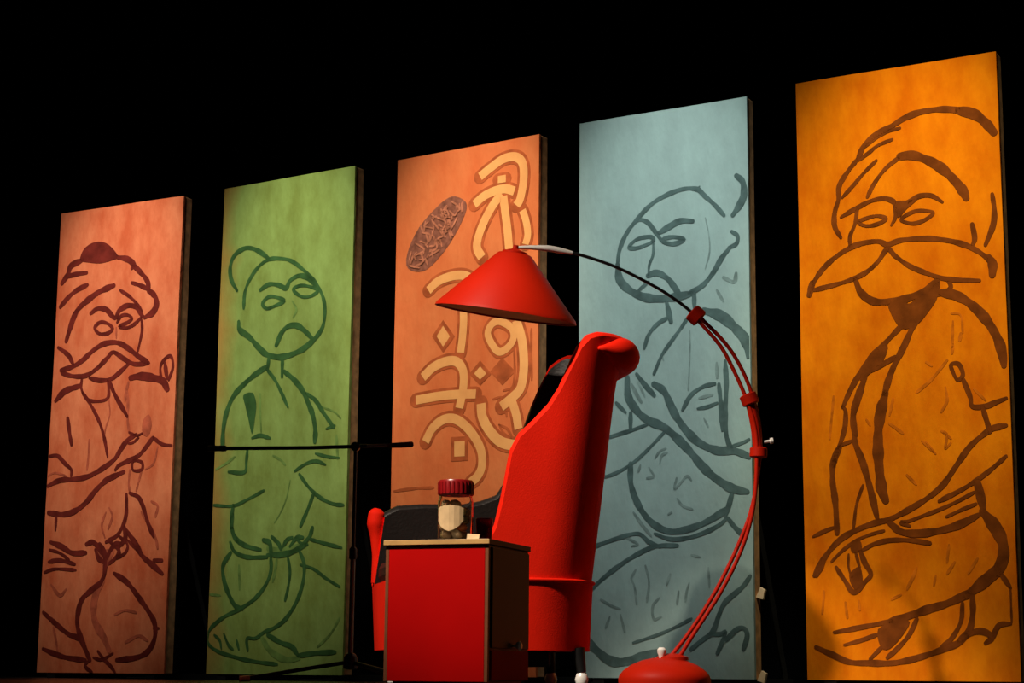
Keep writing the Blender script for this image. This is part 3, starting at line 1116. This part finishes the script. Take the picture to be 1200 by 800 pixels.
# ------------------------------------------------------------------ small red side cabinet
TB = R(-20)
tw, td, th = 0.366, 0.40, 0.477
fr = Vector((-0.070, 6.00))          # front right corner on the plan
ex = Vector((math.cos(TB), math.sin(TB)))
ey = Vector((-math.sin(TB), math.cos(TB)))
tc0 = fr - ex * tw / 2 + ey * td / 2
cab = empty('side_cabinet', (tc0.x, tc0.y, 0), TB)
tag(cab, 'low red cabinet with pale edged top standing before the chair', 'cabinet')
hw, hd = tw / 2, td / 2
body = box('body', -hw + 0.004, hw - 0.004, -hd + 0.014, hd, 0.02, th - 0.018, M['black_board'], cab, 0.002)
fp = box('front_panel', -hw + 0.012, hw - 0.012, -hd, -hd + 0.016, 0.015, th - 0.022, M['red_board'], cab, 0.002)
fp['label'] = 'glossy red front panel'
for sx in (-1, 1):
    box('edge_strip', sx * hw - (0.012 if sx > 0 else 0), sx * hw + (0 if sx > 0 else 0.012), -hd, -hd + 0.016, 0.015, th - 0.018, M['side_edge'], cab, 0.001)
top = box('top_board', -hw - 0.004, hw + 0.004, -hd - 0.004, hd + 0.004, th - 0.018, th, M['black_board'], cab, 0.002)
o = box('top_edge', -hw - 0.005, hw + 0.005, -hd - 0.009, -hd - 0.003, th - 0.017, th - 0.001, M['edge_band'], top, 0.001)
o['label'] = 'pale wooden edge of the top'
sd = box('side_door', hw - 0.004, hw + 0.004, -hd + 0.03, hd - 0.01, 0.125, th - 0.026, M['black_board'], cab, 0.002)
lathe('knob', [(0.004, 0), (0.006, 0.010), (0.014, 0.016), (0.016, 0.024), (0.010, 0.030)], M['steel'], sd, 16,
      loc=(hw + 0.003, -hd + 0.235, 0.135), rot=(0, R(90), 0))
box('lower_panel', hw - 0.004, hw + 0.003, -hd + 0.03, hd - 0.01, 0.02, 0.118, M['red_board'], cab, 0.002)
box('plinth', -hw + 0.02, hw - 0.02, -hd + 0.03, hd - 0.02, 0.0, 0.022, M['black_board'], cab, 0.001)


def on_cab(u, d):
    p = tc0 + ex * u + ey * d
    return (p.x, p.y, th + 0.0003)


# sweet jar
jar = empty('sweet_jar', on_cab(0.005, -0.05), TB)
tag(jar, 'glass jar of sweets with a dark red lid on the cabinet', 'jar')
lathe('glass_body', [(0.046, 0.0), (0.056, 0.004), (0.060, 0.014), (0.060, 0.140), (0.056, 0.152), (0.054, 0.165),
                     (0.051, 0.165), (0.053, 0.150), (0.057, 0.138), (0.057, 0.016), (0.052, 0.007), (0.0, 0.006)], M['glass'], jar, 32, closed=True)
lid = lathe('lid', [(0.058, 0.158), (0.060, 0.160), (0.060, 0.204), (0.057, 0.209), (0.0, 0.209)], M['lid'], jar, 32)
for q in range(26):
    a = 2 * math.pi * q / 26
    vv, ff = box_vf(-0.003, 0.003, 0.0585, 0.0618, 0.163, 0.202)
    o = mesh('ridge', vv, ff, M['lid'], lid, rot=(0, 0, a))
random.seed(3)
for q in range(26):
    lay = q // 6
    a = 2 * math.pi * (q % 6) / 6 + lay * 0.5
    rr = 0.034 if q % 6 else 0.0
    r0 = 0.019 + 0.003 * random.random()
    m = [M['sweet_tan'], M['sweet_green'], M['sweet_orange'], M['cream']][(q * 7 + lay) % 4]
    prof = [(r0 * math.sin(math.pi * t / 6), -r0 * 0.75 * math.cos(math.pi * t / 6)) for t in range(7)]
    lathe('sweet', prof, m, jar, 10, loc=(rr * math.cos(a), rr * math.sin(a), 0.024 + lay * 0.026),
          rot=(random.random(), random.random(), random.random()))
# cream paper tag, cut to a point, curved round the front of the glass
vv, ff = [], []
shape = [(-0.050, 0.112, 0.070), (-0.036, 0.118, 0.052), (-0.018, 0.120, 0.040), (0.0, 0.121, 0.034), (0.018, 0.120, 0.040), (0.036, 0.118, 0.052), (0.050, 0.112, 0.070)]
for (u, z1, z0) in shape:
    a = u / 0.0606
    for rr in (0.0606, 0.0614):
        for z in (z0, z1):
            vv.append((rr * math.sin(a), -rr * math.cos(a), z))
for i in range(len(shape) - 1):
    a = 4 * i
    ff += [(a, a + 4, a + 5, a + 1), (a + 2, a + 3, a + 7, a + 6), (a + 1, a + 5, a + 7, a + 3), (a, a + 2, a + 6, a + 4)]
ff += [(0, 1, 3, 2), (4 * 6, 4 * 6 + 2, 4 * 6 + 3, 4 * 6 + 1)]
o = mesh('paper_label', vv, ff, M['cream'], jar, smooth=False)
o['label'] = 'cream pointed paper label'

tum = empty('tumbler', on_cab(0.062, 0.075), TB)
tag(tum, 'small dark red glass tumbler beside the jar', 'glass')
lathe('glass_wall', [(0.022, 0.0), (0.026, 0.003), (0.030, 0.088), (0.028, 0.090), (0.025, 0.010), (0.0, 0.008)], M['red_glass'], tum, 24)
vv, ff = [], []
for i, (y, z) in enumerate([(-0.02, 0.0), (-0.006, 0.024), (0.002, 0.026), (0.018, 0.0)]):
    vv += [(-0.021, y, z), (0.021, y, z - 0.004 * (i in (1, 2)))]
ff = [(0, 1, 3, 2), (2, 3, 5, 4), (4, 5, 7, 6), (0, 2, 4, 6), (1, 7, 5, 3), (0, 6, 7, 1)]
nap = mesh('folded_card', vv, ff, M['cream'], None, loc=on_cab(0.088, -0.09), rot=(0, 0, TB + R(8)))
tag(nap, 'small cream folded card beside the jar on the cabinet', 'card')

# ------------------------------------------------------------------ red arc floor lamp
lamp = empty('arc_floor_lamp', (0.585, 7.0, 0))
tag(lamp, 'red arc floor lamp with cone shade and domed base', 'lamp')
LX, LY = 0.585, 7.0


def lp(x, z, y=7.0):
    return (x - LX, y - LY, z)


lathe('base', [(0.160, 0.0), (0.172, 0.004), (0.174, 0.028), (0.170, 0.042), (0.155, 0.060), (0.125, 0.081), (0.085, 0.098), (0.045, 0.107), (0.0, 0.110)], M['red_paint'], lamp, 48)
lathe('base_collar', [(0.062, 0.100), (0.060, 0.112), (0.030, 0.122), (0.022, 0.124)], M['red_paint'], lamp, 24, loc=(0.03, 0, 0))
lathe('base_knob', [(0.010, 0.105), (0.013, 0.118), (0.017, 0.128), (0.017, 0.138), (0.010, 0.146)], M['steel'], lamp, 16, loc=(-0.012, -0.03, 0))
tube('arc_tube', [lp(0.640, 0.112, 6.985), lp(0.700, 0.205, 6.985), lp(0.802, 0.360, 6.985), lp(0.885, 0.529, 6.985), lp(0.930, 0.692, 6.985), lp(0.944, 0.889, 6.985), lp(0.935, 1.00, 6.985), lp(0.906, 1.095, 6.985), lp(0.862, 1.20, 6.985), lp(0.806, 1.305, 6.985), lp(0.706, 1.420, 6.985)],
     0.0078, M['red_paint'], lamp, 12, 5)
tube('arc_tube', [lp(0.610, 0.112, 7.02), lp(0.690, 0.215, 7.02), lp(0.788, 0.368, 7.02), lp(0.872, 0.535, 7.02), lp(0.930, 0.692, 7.02), lp(0.960, 0.889, 7.02), lp(0.958, 1.00, 7.02), lp(0.938, 1.10, 7.02), lp(0.898, 1.21, 7.02), lp(0.835, 1.315, 7.02), lp(0.728, 1.428, 7.02)],
     0.0078, M['red_paint'], lamp, 12, 5)


def clamp(x, z, ang, ln, r):
    o = lathe('clamp', [(r * 0.8, -ln), (r, -ln * 0.8), (r, ln * 0.8), (r * 0.8, ln)], M['red_paint'], lamp, 20, loc=lp(x, z, 7.0), rot=(0, ang, 0))
    return o


clamp(0.716, 1.424, R(-48), 0.024, 0.036)
clamp(0.920, 1.096, R(-22), 0.022, 0.034)
clamp(0.952, 0.889, R(2), 0.020, 0.034)
lathe('clamp_screw', [(0.006, 0), (0.006, 0.022), (0.012, 0.024), (0.012, 0.034)], M['steel'], lamp, 12, loc=lp(0.975, 0.93, 7.0), rot=(0, R(80), 0))
tube('sleeve', [lp(0.920, 1.096), lp(0.940, 1.00), lp(0.952, 0.889)], 0.019, M['red_paint'], lamp, 12, 5)
tube('upper_rod', [lp(0.716, 1.424), lp(0.64, 1.484), lp(0.549, 1.542), lp(0.399, 1.617), lp(0.265, 1.662), lp(0.20, 1.676)], 0.0065, M['black_metal'], lamp, 10, 5)
tube('rod_end', [lp(0.235, 1.669), lp(0.19, 1.678), lp(0.135, 1.687), lp(0.06, 1.690), lp(0.01, 1.688)], [0.007, 0.012, 0.013, 0.008, 0.006], M['steel'], lamp, 12, 5)
axis = Vector((0.034, -0.032, 0.24)).normalized()
q = Vector((0, 0, 1)).rotation_difference(axis)
shade = lathe('lamp_shade', [(0.062, 0.242), (0.068, 0.238), (0.275, 0.012), (0.279, 0.0), (0.274, 0.0), (0.269, 0.010), (0.062, 0.230)], M['red_paint'], lamp, 64, loc=lp(-0.026, 1.419), closed=False)
shade.rotation_euler = q.to_euler()
shade['label'] = 'red metal cone shade'
lathe('shade_lining', [(0.268, 0.006), (0.060, 0.226), (0.0, 0.227)], M['red_paint'], shade, 64)
lathe('shade_cap', [(0.050, 0.236), (0.050, 0.250), (0.030, 0.256), (0.012, 0.262), (0.010, 0.276)], M['red_paint'], shade, 32)
lathe('bulb', [(0.0, 0.075), (0.020, 0.080), (0.034, 0.100), (0.034, 0.120), (0.020, 0.155), (0.016, 0.222)], M['bulb'], shade, 24)

# ------------------------------------------------------------------ microphone on a boom stand
MX, MY = -0.675, 7.9
mic = empty('microphone_stand', (MX, MY, 0))
tag(mic, 'black microphone boom stand before the green banner', 'microphone stand')
tube('pole', [(0.0, 0, 0.09), (0.0, 0, 0.55)], 0.011, M['grey_steel'], mic, 12)
tube('upper_pole', [(0.0, 0, 0.53), (0.0, 0, 1.0)], 0.008, M['black_metal'], mic, 12)
lathe('pole_clutch', [(0.010, 0.52), (0.017, 0.525), (0.017, 0.565), (0.010, 0.575)], M['black_metal'], mic, 16)
lathe('hub', [(0.014, 0.055), (0.030, 0.060), (0.030, 0.105), (0.022, 0.120), (0.014, 0.125)], M['black_metal'], mic, 20)
for tx, ty in ((-0.44, -0.02), (0.30, -0.26), (0.20, 0.36)):
    d = Vector((tx, ty, 0))
    lg = tube('leg', [d * 0.05 + Vector((0, 0, 0.085)), d * 0.5 + Vector((0, 0, 0.052)), d * 0.97 + Vector((0, 0, 0.016))], 0.009, M['black_metal'], mic, 10, 3)
    e = d.normalized()
    tube('leg_tip', [d * 0.955 + Vector((0, 0, 0.0155)), d * 1.06 + Vector((0, 0, 0.0125))], 0.0125, M['pale_plastic'] if tx < 0 else M['rubber'], lg, 12)
lathe('boom_clutch', [(0.008, -0.022), (0.020, -0.018), (0.020, 0.018), (0.008, 0.022)], M['black_metal'], mic, 16, loc=(0, -0.012, 1.006), rot=(R(90), 0, 0))
tube('boom', [(-0.64, -0.012, 0.993), (-0.2, -0.012, 1.000), (0.05, -0.012, 1.010)], 0.0085, M['black_metal'], mic, 10)
tube('boom', [(0.05, -0.012, 1.010), (0.15, -0.012, 1.014)], 0.0075, M['grey_steel'], mic, 10)
tube('counterweight', [(-0.64, -0.012, 0.993), (-0.56, -0.012, 0.994)], 0.013, M['black_metal'], mic, 12)
mh = tube('microphone', [(0.135, -0.012, 1.013), (0.16, -0.012, 1.014), (0.20, -0.012, 1.016), (0.245, -0.012, 1.019), (0.252, -0.012, 1.0195)], [0.007, 0.011, 0.0125, 0.0125, 0.007], M['mic_red'], mic, 14)
mh['label'] = 'dark red slim microphone'
